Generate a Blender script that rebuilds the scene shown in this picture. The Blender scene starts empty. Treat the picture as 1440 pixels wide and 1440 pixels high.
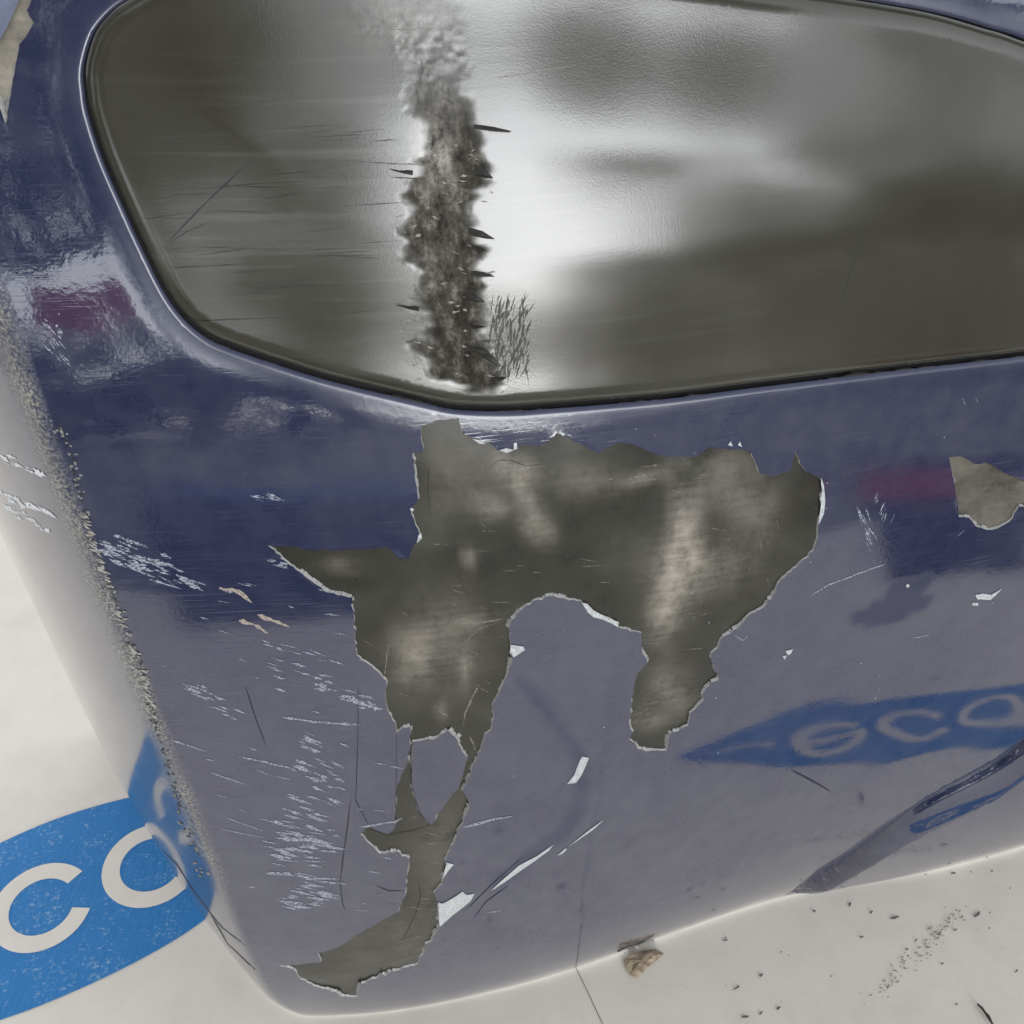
import bpy, math, random
import numpy as np
from mathutils import Vector, noise as mnoise
from mathutils.geometry import delaunay_2d_cdt

random.seed(7); rng = np.random.default_rng(7)
sc = bpy.context.scene
COL = sc.collection

# ------------------------------------------------------------------ camera, light, exposure
PITCH = math.radians(40.0)
CAM = np.array([0.0, 0.0, 0.72])
cam_data = bpy.data.cameras.new("camera")
cam = bpy.data.objects.new("camera", cam_data); COL.objects.link(cam)
cam.location = CAM.tolist(); cam.rotation_euler = (math.pi/2 - PITCH, 0, 0)
cam_data.sensor_width = 36.0; cam_data.lens = 36.0*1544.0/1440.0
cam_data.clip_start = 0.02; cam_data.clip_end = 500
sc.camera = cam

SUN_EL, SUN_AZ = math.radians(18.5), math.radians(25)      # azimuth: from straight behind the camera (-Y) towards +X
w = bpy.data.worlds.new("World"); sc.world = w; w.use_nodes = True
nt = w.node_tree; nt.nodes.clear()
sky = nt.nodes.new("ShaderNodeTexSky"); sky.sky_type = 'NISHITA'; sky.sun_disc = False
sky.sun_elevation = SUN_EL; sky.sun_rotation = math.pi - SUN_AZ
sky.air_density = 1.0; sky.dust_density = 0.3; sky.ozone_density = 1.2
bg = nt.nodes.new("ShaderNodeBackground"); bg.inputs[1].default_value = 0.15
out = nt.nodes.new("ShaderNodeOutputWorld")
hs = nt.nodes.new('ShaderNodeHueSaturation'); hs.inputs['Saturation'].default_value = .16      # overcast: the sky's colour washed out
nt.links.new(sky.outputs[0], hs.inputs['Color']); nt.links.new(hs.outputs[0], bg.inputs[0]); nt.links.new(bg.outputs[0], out.inputs[0])
sd = bpy.data.lights.new("sun", 'SUN'); sd.energy = 0.92; sd.angle = math.radians(38); sd.color = (0.95, 0.97, 1.0)
sun = bpy.data.objects.new("sun", sd); COL.objects.link(sun)
sdir = Vector((math.cos(SUN_EL)*math.sin(SUN_AZ), -math.cos(SUN_EL)*math.cos(SUN_AZ), math.sin(SUN_EL)))
sun.rotation_euler = sdir.to_track_quat('Z', 'Y').to_euler()
sc.view_settings.view_transform = 'Standard'; sc.view_settings.look = 'None'
sc.view_settings.gamma = 1; sc.view_settings.exposure = 1.26
sc.render.engine = 'CYCLES'
sc.cycles.max_bounces = 8

# ------------------------------------------------------------------ the bumper's surface: outward offset w over (a along, z up)
PSI = math.radians(15.4)
A = np.array([math.cos(PSI), math.sin(PSI), 0]); N = np.array([math.sin(PSI), -math.cos(PSI), 0])
O = np.array([0, .372, 0]); ZU = np.array([0, 0, 1.0])
FW = np.array([0, math.cos(PITCH), -math.sin(PITCH)]); UP = np.array([0, math.sin(PITCH), math.cos(PITCH)]); RT = np.array([1.0, 0, 0])

def rays(px):
    px = np.asarray(px, float).reshape(-1, 2)
    d = FW + ((px[:, :1]-720)/1544)*RT - ((px[:, 1:]-720)/1544)*UP
    return d/np.linalg.norm(d, axis=1)[:, None]

_zk = np.array([-.1, 0, .03, .08, .15, .25, .35, .41, .45, .49, .52, .60, .75, .9])
_nk = np.radians([-27, -24, -22, -17, -9, -2, 4, 9, 13.5, 18.5, 20.5, 24.5, 31, 38])
_zz = np.linspace(-.1, .9, 1001); _kn = np.exp(-(np.arange(-45, 46)/18.0)**2); _kn /= _kn.sum()
_ns = np.convolve(np.pad(np.interp((_zz[1:]+_zz[:-1])/2, _zk, _nk), 45, mode='edge'), _kn, 'valid')
_ww = -np.concatenate([[0], np.cumsum(np.tan(_ns)*(_zz[1]-_zz[0]))])
_ww -= np.interp(0, _zz, _ww)

_pl = np.polyfit([-.2, -.15, -.12, -.087, -.05, 0, .075, .123, .212, .3, .4], [.013, .018, .021, .0215, .020, .0158, .0065, .004, -.001, -.001, -.001], 5)
def front(a, z):
    l = np.minimum(a-.10, 0)
    return np.interp(z, _zz, _ww) - .45*l*l + np.polyval(_pl, np.clip(a, -.2, .4))*np.exp(-(z/.16)**2)

def hit(px, G, t0=.3, t1=1.5, n=260):
    d = rays(px); ts = np.linspace(t0, t1, n); P = CAM-O
    def f(t):
        q = P + d*t[:, None]; return q@N - G(q@A, q[:, 2])
    lo = np.full(len(d), t0); hi = np.full(len(d), np.nan); prev = f(lo)
    for t in ts[1:]:
        cur = f(np.full(len(d), t)); m = (prev > 0) & (cur <= 0) & np.isnan(hi)
        hi[m] = t; lo[m] = t-(ts[1]-ts[0]); prev = cur
    hi = np.where(np.isnan(hi), 0.8, hi)
    for _ in range(26):
        mid = (lo+hi)/2; c = f(mid) > 0; lo = np.where(c, mid, lo); hi = np.where(c, hi, mid)
    q = P + d*hi[:, None]
    return np.stack([q@A, q[:, 2]], 1)

def ground_hit(px):
    d = rays(px); t = CAM[2]/-d[:, 2]
    return (CAM + d*t[:, None])[:, :2]

def world(a, z, w_): return O + np.asarray(a)[:, None]*A + np.asarray(w_)[:, None]*N + np.asarray(z)[:, None]*ZU

CREASE = np.array([(0,470),(70,650),(115,760),(165,870),(205,960),(235,1060),(270,1150),(305,1250),(345,1330)])
_c = hit(CREASE, front); _o = np.argsort(_c[:, 1])
_cz = np.concatenate([[0, .06], _c[_o, 1], [.65, .8]]); _ca = np.concatenate([[-.150, -.152], _c[_o, 0], [-.195, -.22]])
_pc = np.polyfit(_cz, _ca, 5)
def crease(z): return np.polyval(_pc, np.clip(z, 0, .7))

def smooth(x): x = np.clip(x, 0, 1); return x*x*(3-2*x)
def smin(p, q, k):
    h = np.clip(.5+.5*(q-p)/k, 0, 1); return q*(1-h)+p*h-k*h*(1-h)

LIP = None
def fnoise(x, y, s, seed=0.0):
    # cheap smooth value noise, vectorised
    x = np.asarray(x)*s+seed*17.3; y = np.asarray(y)*s+seed*9.1
    xi = np.floor(x); yi = np.floor(y); fx = x-xi; fy = y-yi
    fx = fx*fx*fx*(fx*(fx*6-15)+10); fy = fy*fy*fy*(fy*(fy*6-15)+10)
    def h(i, j):
        v = np.sin(i*127.1+j*311.7+seed*3.7)*43758.5453; return v-np.floor(v)
    return (h(xi, yi)*(1-fx)*(1-fy)+h(xi+1, yi)*fx*(1-fy)+h(xi, yi+1)*(1-fx)*fy+h(xi+1, yi+1)*fx*fy)*2-1

def base(a, z):
    ac = crease(z); f = front(a, z); x = ac-a
    side = front(ac, z) - 1.5*x - 8.0*x*np.abs(x)
    k = .004+.012*np.exp(-(z/.05)**2)
    g = smin(f, side, k)
    if LIP is not None:
        (p0, nrm, ln, tl) = LIP
        dx = a-p0[0]; dz = z-p0[1]
        d = (np.polyval(ln, np.clip(a, p0[0]-.01, .42))-z)*tl[0]; t = dx*tl[0]+dz*tl[1]
        amp = .0098*smooth((t+.006)/.05)
        g = g + amp*(1-(1-np.clip(d/.0125, 0, 1))**1.35) - .0022*smooth((t+.004)/.03)*np.exp(-((d-.0002)/.0017)**2)
    # shallow waves and the dents of the knock
    g = g + .0009*fnoise(a, z, 11, 1)+.0003*fnoise(a, z, 24, 2)
    return g

_lp = hit([(1117+323*k/12+0.0, 1256-208*(k/12)-6*math.sin(math.pi*k/12)) for k in range(13)], base); l0, l1 = _lp[0], _lp[-1]
_lq = np.polyfit(_lp[:, 0], _lp[:, 1], 3)
tl = (l1-l0)/np.linalg.norm(l1-l0); nl = np.array([tl[1], -tl[0]])      # nl points down-right (below the line)
LIP = (l0, nl, _lq, tl)

# ------------------------------------------------------------------ outlines (traced, carried onto the surface)
def jag(poly, amp, step, closed=True, seed=3):
    r = np.random.default_rng(seed); o = []; n = len(poly)
    for i in range(n if closed else n-1):
        p = np.array(poly[i], float); q = np.array(poly[(i+1) % n], float); L = np.linalg.norm(q-p); k = max(1, int(L/step))
        nn = np.array([-(q-p)[1], (q-p)[0]])/max(L, 1e-9)
        for j in range(k):
            t = j/k; o.append(p+(q-p)*t + (nn*r.normal()*amp if j else 0))
    if not closed: o.append(np.array(poly[-1], float))
    return np.array(o)

def catmull(pts, closed, sub):
    P = [np.array(p, float) for p in pts]; n = len(P); o = []
    for i in range(n if closed else n-1):
        p0 = P[(i-1) % n] if closed or i > 0 else P[i]; p1 = P[i]; p2 = P[(i+1) % n]; p3 = P[(i+2) % n] if closed or i+2 < n else P[(i+1) % n]
        for j in range(sub):
            t = j/sub
            o.append(.5*((2*p1)+(-p0+p2)*t+(2*p0-5*p1+4*p2-p3)*t*t+(-p0+3*p1-3*p2+p3)*t**3))
    if not closed: o.append(P[-1])
    return np.array(o)

PEEL_MAIN = [(592,598),(620,590),(645,588),(650,608),(667,617),(678,623),(688,622),(700,632),(712,633),(723,627),(733,625),(760,627),(770,622),(787,608),(800,615),(823,627),(843,637),(857,628),(868,622),(890,625),(913,635),(927,640),(947,642),(980,642),(992,632),(1000,628),(1013,632),(1047,632),(1057,638),(1062,650),(1068,665),(1087,670),(1100,665),(1113,660),(1118,633),(1125,652),(1133,663),(1150,670),(1157,677),(1158,720),(1152,733),(1150,757),(1143,775),(1123,793),(1097,817),(1087,837),(1075,853),(1053,865),(1040,880),(1013,900),(999,925),(1006,945),(1011,955),(1000,960),(987,977),(990,985),(970,1003),(968,1020),(960,1023),(942,1033),(938,1055),(913,1056),(897,1053),(893,1045),(885,1040),(890,1030),(885,1018),(888,993),(892,963),(897,947),(910,932),(903,917),(902,890),(872,883),(860,873),(833,863),(817,845),(795,842),(773,838),(750,845),(727,863),(718,877),(717,900),(720,930),(710,957),(692,992),(695,1010),(690,1027),(682,1033),(677,1050),(650,1112),(657,1123),(660,1137),(647,1163),(640,1180),(625,1210),(628,1222),(622,1233),(622,1243),(610,1255),(617,1273),(618,1300),(612,1313),(608,1322),(598,1327),(597,1340),(590,1347),(588,1355),(547,1368),(508,1383),(502,1402),(480,1401),(473,1395),(447,1388),(423,1377),(412,1363),(392,1357),(417,1357),(452,1352),(447,1340),(477,1332),(490,1323),(510,1310),(527,1300),(560,1283),(570,1253),(573,1227),(575,1208),(558,1197),(533,1200),(507,1173),(520,1162),(530,1168),(547,1173),(555,1165),(555,1143),(558,1105),(572,1075),(577,1052),(577,1022),(567,1023),(557,1032),(557,1022),(547,1003),(543,990),(542,973),(543,957),(523,937),(502,922),(495,840),(480,837),(460,833),(433,813),(400,788),(377,767),(403,768),(433,773),(480,773),(513,772),(543,768),(552,775),(563,785),(575,785),(580,770),(591,753),(583,733),(578,717),(588,702),(585,680),(580,643),(580,637),(595,635),(592,607)]
ISLAND = [(580,1043),(608,1040),(630,1027),(643,1040),(650,1057),(657,1065),(652,1087),(645,1107),(627,1130),(605,1160),(587,1140),(579,1103),(580,1060)]
PEEL_RIGHT = [(1335,643),(1352,642),(1363,647),(1372,653),(1387,650),(1413,665),(1440,677),(1475,688),(1500,700),(1480,716),(1433,712),(1420,733),(1403,743),(1387,745),(1372,740),(1363,728),(1348,727),(1347,710),(1342,680)]
PEEL_CORNER = [(60,-90),(44,0),(38,14),(48,32),(40,45),(27,63),(22,90),(16,125),(12,150),(8,174),(3,160),(-8,120),(-30,40),(-50,-90)]
INSERT_PX = [(183,0),(157,18),(134,45),(122,77),(117,105),(119,133),(124,163),(143,223),(173,293),(200,352),(230,412),(257,450),(293,480),(333,497),(383,514),(440,532),(480,543),(547,559),(607,573),(647,580),(713,582),(780,578),(880,570),(960,562),(1060,549),(1193,533),(1327,517),(1440,504),(1540,488),(1600,440),(1590,200),(1540,100),(1440,56),(1393,41),(1327,22),(1260,9),(1160,-6),(1067,-17),(900,-38),(700,-55),(450,-60),(290,-42),(225,-22)]

# ---- helpers for polygons in (a,z)
def pip(P, poly):
    x, y = P[:, 0], P[:, 1]; inside = np.zeros(len(P), bool); n = len(poly); j = n-1
    for i in range(n):
        xi, yi = poly[i]; xj, yj = poly[j]
        c = ((yi > y) != (yj > y))
        with np.errstate(divide='ignore', invalid='ignore'):
            inside ^= c & (x < (xj-xi)*(y-yi)/(yj-yi+1e-15)+xi)
        j = i
    return inside
def pdist(P, poly, closed=True):
    best = np.full(len(P), 1e9); n = len(poly)
    for i in range(n if closed else n-1):
        p = poly[i]; q = poly[(i+1) % n]; d = q-p; L = d@d+1e-15
        t = np.clip(((P-p)@d)/L, 0, 1)
        e = P-p-t[:, None]*d; best = np.minimum(best, np.einsum('ij,ij->i', e, e))
    return np.sqrt(best)

SCR_PX = [(452,-60),(650,-60),(668,60),(672,130),(688,190),(694,240),(676,290),(690,340),(686,400),(690,440),(700,490),(712,545),(700,562),(600,560),(585,500),(575,420),(560,340),(556,290),(560,240),(575,190),(570,150),(560,90),(500,50)]

main = hit(jag(PEEL_MAIN, .9, 5, seed=1), base); island = hit(jag(ISLAND, .8, 5, seed=2), base)
right = hit(jag(PEEL_RIGHT, .6, 6, seed=4), base); corner = hit(jag(PEEL_CORNER, .8, 7, seed=5), base)
ins = hit(catmull(INSERT_PX, True, 5), base)
scr = hit(SCR_PX, base)

RF, RI, DEPTH = .0017, .0060, .0036
# ---- layer surfaces
def sdist_ins(a, z):
    P = np.stack([a, z], 1); d = pdist(P, ins); return np.where(pip(P, ins), -d, d)
PEELS = [main, right, corner, island]
def near_curl(a, z):
    P = np.stack([a, z], 1); o = np.zeros(len(a))
    d = np.minimum.reduce([pdist(P, q) for q in PEELS])
    c = .00015*np.clip(.35+1.3*fnoise(a, z, 70, 5), 0, 2)
    return c*np.exp(-d/.0016)
def w_paint(a, z, curl=True):
    g = base(a, z); d = np.clip(sdist_ins(a, z), 0, RF)
    g = g - (RF - np.sqrt(np.maximum(RF**2-(RF-d)**2, 0)))*1.0
    rd = np.clip(sdist_ins(a, z), 0, .03)                       # soft rolled shoulder round the opening
    g = g + .0002*np.exp(-((rd-.010)/.006)**2)
    if curl: g = g + near_curl(a, z)
    return g
def w_sub(a, z): return base(a, z) - .00085 + .0006*fnoise(a, z, 34, 41)+.0003*fnoise(a, z, 80, 42)-.0004
def scr_sd(P):
    ds = pdist(P, scr); s = np.where(pip(P, scr), ds, -ds)
    return s - .0030 + .0030*fnoise(P[:, 0], P[:, 1]*2.6, 75, 31)+.0022*fnoise(P[:, 0]*.7, P[:, 1]*3, 160, 32)
def w_insert(a, z):
    d = np.clip(-sdist_ins(a, z)-.0007, 0, 1); r = np.minimum(d, RI)
    P = np.stack([a, z], 1)
    g = base(a, z) - .0012 - (RI-np.sqrt(np.maximum(RI**2-(RI-r)**2, 0)))*.55
    g = g + .0030*smooth((d-.010)/.05)
    s = scr_sd(P)
    m = smooth((s+.003)/.010)
    up = smooth((.618-z)/.05); rough = (.00028*fnoise(a, z, 160, 3)+.00026*fnoise(a, z, 330, 4)+.00022*fnoise(a, z, 650, 5))*up
    g = g + m*smooth(d/.012)*(rough-.0002*up)
    return g

E_ = 2e-4
def surf_object(name, P, tris, W, mat, parent, thick=None, attrs=None, rim_mat=None, rim=None, sub_eps=E_):
    """P: (n,2) in (a,z), W: layer function. rim: list of directed boundary loops are found automatically"""
    a, z = P[:, 0], P[:, 1]; w0 = W(a, z)
    co = world(a, z, w0)
    ga = (W(a+sub_eps, z)-W(a-sub_eps, z))/(2*sub_eps); gz = (W(a, z+sub_eps)-W(a, z-sub_eps))/(2*sub_eps)
    nn = -ga[:, None]*A + N - gz[:, None]*ZU; nn /= np.linalg.norm(nn, axis=1)[:, None]
    tris = np.array(tris)
    v = co; faces = tris.tolist(); mats = [0]*len(faces); nv = len(co)
    normals = nn
    if thick:
        from collections import Counter
        ed = {}
        for t in faces:
            for i in range(3):
                e = (t[i], t[(i+1) % 3]); ed[e] = ed.get(e, 0)+1
        bnd = [e for e in ed if (e[1], e[0]) not in ed]
        extra_v = []; extra_n = []; k = nv
        for (i, j) in bnd:
            pi, pj = v[i], v[j]; ni, nj = nn[i], nn[j]
            wn = np.cross(-ni, pj-pi); wn /= max(np.linalg.norm(wn), 1e-12)
            kk = float(.00025+.0016*max(0, .15+fnoise(pi[0], pi[2], 90, 51)+.5*fnoise(pi[0], pi[2], 300, 52)))
            ki = max(kk, .0001)*min(1, max(0, wn[2]*1.2+.75))
            qi, qj = pi-ni*thick+wn*ki, pj-nj*thick+wn*ki
            fn = np.cross(pj-pi, -ni); fn = -fn/max(np.linalg.norm(fn), 1e-12)
            fn = np.cross(-ni, pj-pi); fn /= max(np.linalg.norm(fn), 1e-12)
            extra_v += [pi, pj, qj, qi]; extra_n += [fn]*4
            faces.append([k+1, k, k+3, k+2]); mats.append(1); k += 4
        if extra_v:
            v = np.vstack([v, np.array(extra_v)]); normals = np.vstack([normals, np.array(extra_n)])
    me = bpy.data.meshes.new(name); me.from_pydata(v.tolist(), [], faces); me.update()
    me.materials.append(mat)
    if rim_mat is not None: me.materials.append(rim_mat)
    me.polygons.foreach_set('material_index', mats)
    me.polygons.foreach_set('use_smooth', [True]*len(faces))
    me.normals_split_custom_set_from_vertices(normals.tolist())
    uv = me.uv_layers.new(name="surface")
    li = np.empty(len(me.loops), int); me.loops.foreach_get('vertex_index', li)
    full = np.zeros((len(v), 2)); full[:nv] = P
    if len(v) > nv: full[nv:, 0] = v[nv:]@A; full[nv:, 1] = v[nv:, 2]
    uv.data.foreach_set('uv', full[li].astype(np.float32).ravel())
    if attrs:
        for k_, val in attrs.items():
            at = me.attributes.new(k_, 'FLOAT', 'POINT'); b = np.zeros(len(v), np.float32); b[:nv] = val; at.data.foreach_set('value', b)
    ob = bpy.data.objects.new(name, me); COL.objects.link(ob); ob.parent = parent
    return ob

def cdt(loops, pts):
    """triangulate free points with the given closed loops as constraints; returns points, tris"""
    V = []; E = []
    for L in loops:
        s = len(V); n = len(L); V += [Vector(p) for p in L.tolist()]; E += [(s+i, s+(i+1) % n) for i in range(n)]
    V += [Vector(p) for p in pts.tolist()]
    r = delaunay_2d_cdt(V, E, [], 0, 1e-7, False)
    P = np.array([tuple(p) for p in r[0]]); T = np.array([tuple(f) for f in r[2]])
    # counter-clockwise in (a,z) faces outward (A x Z = -N ... flip checked below)
    p0, p1, p2 = P[T[:, 0]], P[T[:, 1]], P[T[:, 2]]
    ar = (p1[:, 0]-p0[:, 0])*(p2[:, 1]-p0[:, 1])-(p1[:, 1]-p0[:, 1])*(p2[:, 0]-p0[:, 0])
    T[ar < 0] = T[ar < 0][:, ::-1]; T = T[np.abs(ar) > 1e-14]
    return P, T

def compact(P, T):
    u, inv = np.unique(T.ravel(), return_inverse=True); return P[u], inv.reshape(-1, 3)

def resample(loop, step):
    o = []
    for i in range(len(loop)):
        p, q_ = loop[i], loop[(i+1) % len(loop)]; k = max(1, int(round(np.linalg.norm(q_-p)/step)))
        o += [p+(q_-p)*j/k for j in range(k)]
    return np.array(o)
def offset_ring(loop, d):
    nx = np.roll(loop, -1, 0)-np.roll(loop, 1, 0); nx /= np.linalg.norm(nx, axis=1)[:, None]+1e-12
    return loop+np.stack([nx[:, 1], -nx[:, 0]], 1)*d

# ------------------------------------------------------------------ node helpers
def M(name):
    m = bpy.data.materials.new(name); m.use_nodes = True; t = m.node_tree; t.nodes.clear()
    o = t.nodes.new("ShaderNodeOutputMaterial"); b = t.nodes.new("ShaderNodeBsdfPrincipled")
    t.links.new(b.outputs[0], o.inputs[0]); return m, t, b
def nd(t, typ, **kw):
    n = t.nodes.new(typ)
    for k, v in kw.items():
        if k.startswith('i_'):
            key = k[2:]; n.inputs[int(key) if key.isdigit() else key.replace('_', ' ')].default_value = v
        else: setattr(n, k, v)
    return n
def L(t, a, b): t.links.new(a, b)
def uvmap(t, sx=1, sy=1, rot=0):
    u = nd(t, "ShaderNodeUVMap", uv_map="surface"); m = nd(t, "ShaderNodeMapping")
    m.inputs['Scale'].default_value = (sx, sy, 1); m.inputs['Rotation'].default_value = (0, 0, rot); L(t, u.outputs[0], m.inputs[0]); return m.outputs[0]
def objmap(t, sx=1, sy=1, sz=1, rot=0):
    u = nd(t, "ShaderNodeTexCoord"); m = nd(t, "ShaderNodeMapping")
    m.inputs['Scale'].default_value = (sx, sy, sz); m.inputs['Rotation'].default_value = (0, 0, rot); L(t, u.outputs['Object'], m.inputs[0]); return m.outputs[0]
def noise(t, vec, scale, detail=4, rough=.55):
    n = nd(t, "ShaderNodeTexNoise"); n.inputs['Scale'].default_value = scale; n.inputs['Detail'].default_value = detail; n.inputs['Roughness'].default_value = rough
    L(t, vec, n.inputs['Vector']); return n.outputs['Fac']
def ramp(t, src, stops):
    r = nd(t, "ShaderNodeValToRGB"); e = r.color_ramp.elements
    while len(e) < len(stops): e.new(.5)
    for el, (p, c) in zip(e, stops):
        el.position = p; el.color = (c, c, c, 1) if not isinstance(c, tuple) else (*c, 1)
    L(t, src, r.inputs[0]); return r.outputs[0]
def mathn(t, op, a, b=None, clamp=False):
    n = nd(t, "ShaderNodeMath", operation=op, use_clamp=clamp)
    for i, x in enumerate((a, b)):
        if x is None: continue
        if isinstance(x, (int, float)): n.inputs[i].default_value = x
        else: L(t, x, n.inputs[i])
    return n.outputs[0]
def mixc(t, fac, a, b):
    n = nd(t, "ShaderNodeMix", data_type='RGBA')
    for s, x in ((n.inputs[0], fac), (n.inputs[6], a), (n.inputs[7], b)):
        if isinstance(x, (int, float)): s.default_value = x
        elif isinstance(x, tuple): s.default_value = (*x, 1)
        else: L(t, x, s)
    return n.outputs[2]
def attr(t, name): return nd(t, "ShaderNodeAttribute", attribute_name=name).outputs['Fac']
def bump(t, h, strength, dist):
    n = nd(t, "ShaderNodeBump"); n.inputs['Strength'].default_value = strength; n.inputs['Distance'].default_value = dist; L(t, h, n.inputs['Height']); return n.outputs[0]

# ---- paint
def make_paint():
    m, t, b = M("navy_car_paint")
    fine = noise(t, uvmap(t, 18, 900, .10), 1.0, 3)              # hairline scuffs running nearly level
    fine2 = noise(t, uvmap(t, 30, 1600, .22), 1.0, 2)
    cloud = noise(t, uvmap(t), 22, 5); cloud2 = noise(t, uvmap(t), 90, 4)
    sc_a = attr(t, "scuff"); cr = attr(t, "scrape"); dust_sheen = attr(t, "dust_sheen")
    hair = mathn(t, 'MULTIPLY', ramp(t, fine, [(.62, 0), (.78, .6)]), sc_a)
    hair2 = mathn(t, 'MULTIPLY', ramp(t, fine2, [(.60, 0), (.74, 1)]), mathn(t, 'MULTIPLY', sc_a, .7))
    hh = mathn(t, 'ADD', hair, hair2, True)
    film = mathn(t, 'MULTIPLY', mathn(t, 'ADD', ramp(t, cloud, [(.35, .0), (.75, .045)]), mathn(t, 'MULTIPLY', ramp(t, cloud2, [(.4, 0), (.8, 1)]), .04)), mathn(t, 'ADD', dust_sheen, .45))
    c0 = mixc(t, hh, (.006, .012, .058), (.06, .07, .14))
    c1 = mixc(t, film, c0, (.42, .40, .40))
    crm = mathn(t, 'MULTIPLY', cr, ramp(t, noise(t, uvmap(t, 1, 1), 520, 4, .7), [(.40, 0), (.52, 1)]), True)
    crc = mixc(t, ramp(t, noise(t, uvmap(t), 900, 3), [(.4, 0), (.6, 1)]), (.10, .10, .09), (.50, .48, .42))
    c2 = mixc(t, crm, c1, crc)
    L(t, c2, b.inputs['Base Color'])
    b.inputs['Roughness'].default_value = .45
    b.inputs['Metallic'].default_value = 0.0
    b.inputs['Coat Weight'].default_value = 1.0; b.inputs['Coat IOR'].default_value = 2.15; b.inputs['Specular IOR Level'].default_value = .2
    L(t, mathn(t, 'SUBTRACT', mathn(t, 'SUBTRACT', 1.0, mathn(t, 'MULTIPLY', crm, .95)), mathn(t, 'MULTIPLY', attr(t, 'stain'), .62), True), b.inputs['Coat Weight'])
    cro = mathn(t, 'ADD', ramp(t, cloud, [(.3, .035), (.8, .07)]), mathn(t, 'ADD', mathn(t, 'MULTIPLY', sc_a, .05), mathn(t, 'MULTIPLY', attr(t, 'stain'), .4)))
    L(t, cro, b.inputs['Coat Roughness'])
    peel = noise(t, uvmap(t), 420, 2)
    hgt = mathn(t, 'ADD', mathn(t, 'MULTIPLY', peel, .18), mathn(t, 'MULTIPLY', hh, -.25))
    hgt = mathn(t, 'ADD', hgt, mathn(t, 'MULTIPLY', crm, 1.2))
    nrm = bump(t, hgt, .5, .00025); L(t, nrm, b.inputs['Normal']); L(t, nrm, b.inputs['Coat Normal'])
    return m
def make_primer():
    m, t, b = M("white_primer"); n = noise(t, objmap(t), 900, 3)
    L(t, ramp(t, n, [(.3, (.55, .55, .52)), (.7, (.85, .85, .82))]), b.inputs['Base Color']); b.inputs['Roughness'].default_value = .6; return m
def make_sub():
    m, t, b = M("bare_grey_plastic")
    n1 = noise(t, uvmap(t), 28, 5); n2 = noise(t, uvmap(t, 30, 420, .12), 1, 3); n3 = noise(t, uvmap(t), 260, 4, .7)
    c = ramp(t, n1, [(.3, (.026, .025, .019)), (.55, (.040, .039, .030)), (.75, (.062, .060, .048))])
    du = mathn(t, 'MULTIPLY', attr(t, "dust_sheen"), ramp(t, mathn(t, 'ADD', mathn(t, 'MULTIPLY', n2, .16), mathn(t, 'ADD', mathn(t, 'MULTIPLY', n3, .20), mathn(t, 'MULTIPLY', noise(t, uvmap(t, 1, .7), 42, 4, .6), .62))), [(.38, .06), (.62, .85)]), True)
    c = mixc(t, du, c, (.56, .51, .43))
    L(t, c, b.inputs['Base Color']); b.inputs['Roughness'].default_value = .42; b.inputs['IOR'].default_value = 1.5
    L(t, ramp(t, n1, [(.3, .22), (.7, .42)]), b.inputs['Roughness'])
    L(t, bump(t, mathn(t, 'ADD', n3, mathn(t, 'MULTIPLY', n2, .3)), .2, .0003), b.inputs['Normal']); return m
def make_insert():
    m, t, b = M("grained_black_plastic")
    vo = nd(t, "ShaderNodeTexVoronoi", feature='SMOOTH_F1'); vo.inputs['Scale'].default_value = 1700; vo.inputs['Smoothness'].default_value = .6; L(t, uvmap(t), vo.inputs['Vector'])
    grain = vo.outputs['Distance']
    streak = noise(t, uvmap(t, 14, 260, .04), 1, 4); cl = noise(t, uvmap(t), 18, 4)
    sa = attr(t, "scrape"); sl = attr(t, "scuff"); du = attr(t, "dust_sheen")
    c = ramp(t, cl, [(.3, (.040, .038, .027)), (.7, (.054, .051, .038))])
    st = mathn(t, 'MULTIPLY', ramp(t, streak, [(.52, 0), (.70, 1)]), mathn(t, 'ADD', mathn(t, 'MULTIPLY', sl, .3), .02))
    c = mixc(t, st, c, (.20, .195, .175))
    mo = noise(t, uvmap(t, 1, .7), 170, 6, .75)
    c = mixc(t, mathn(t, 'MULTIPLY', sa, .9), c, ramp(t, mo, [(.38, (.020, .018, .014)), (.52, (.060, .054, .044)), (.70, (.26, .24, .20))]))
    c = mixc(t, mathn(t, 'MULTIPLY', du, ramp(t, mo, [(.35, 0), (.7, 1)])), c, (.50, .47, .42))
    L(t, c, b.inputs['Base Color'])
    ro = mathn(t, 'ADD', ramp(t, cl, [(.3, .13), (.7, .17)]), mathn(t, 'ADD', mathn(t, 'MULTIPLY', sa, .55), mathn(t, 'MULTIPLY', sl, .05)), True)
    L(t, ro, b.inputs['Roughness']); b.inputs['IOR'].default_value = 1.8
    L(t, mathn(t, 'SUBTRACT', .5, mathn(t, 'MULTIPLY', sa, .46)), b.inputs['Specular IOR Level'])
    h = mathn(t, 'ADD', mathn(t, 'MULTIPLY', grain, .32), mathn(t, 'MULTIPLY', mathn(t, 'MULTIPLY', streak, mathn(t, 'ADD', sl, .02)), 1.2))
    L(t, bump(t, h, .09, .0003), b.inputs['Normal']); return m
def simple(name, col, rough, scale=300, var=.2, **kw):
    m, t, b = M(name); n = noise(t, objmap(t), scale, 4)
    L(t, ramp(t, n, [(.3, tuple(x*(1-var) for x in col)), (.7, tuple(min(1, x*(1+var)) for x in col))]), b.inputs['Base Color'])
    b.inputs['Roughness'].default_value = rough
    for k, v in kw.items(): b.inputs[k.replace('_', ' ')].default_value = v
    return m
PAINT, PRIMER, SUB, INSERT = make_paint(), make_primer(), make_sub(), make_insert()
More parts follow.
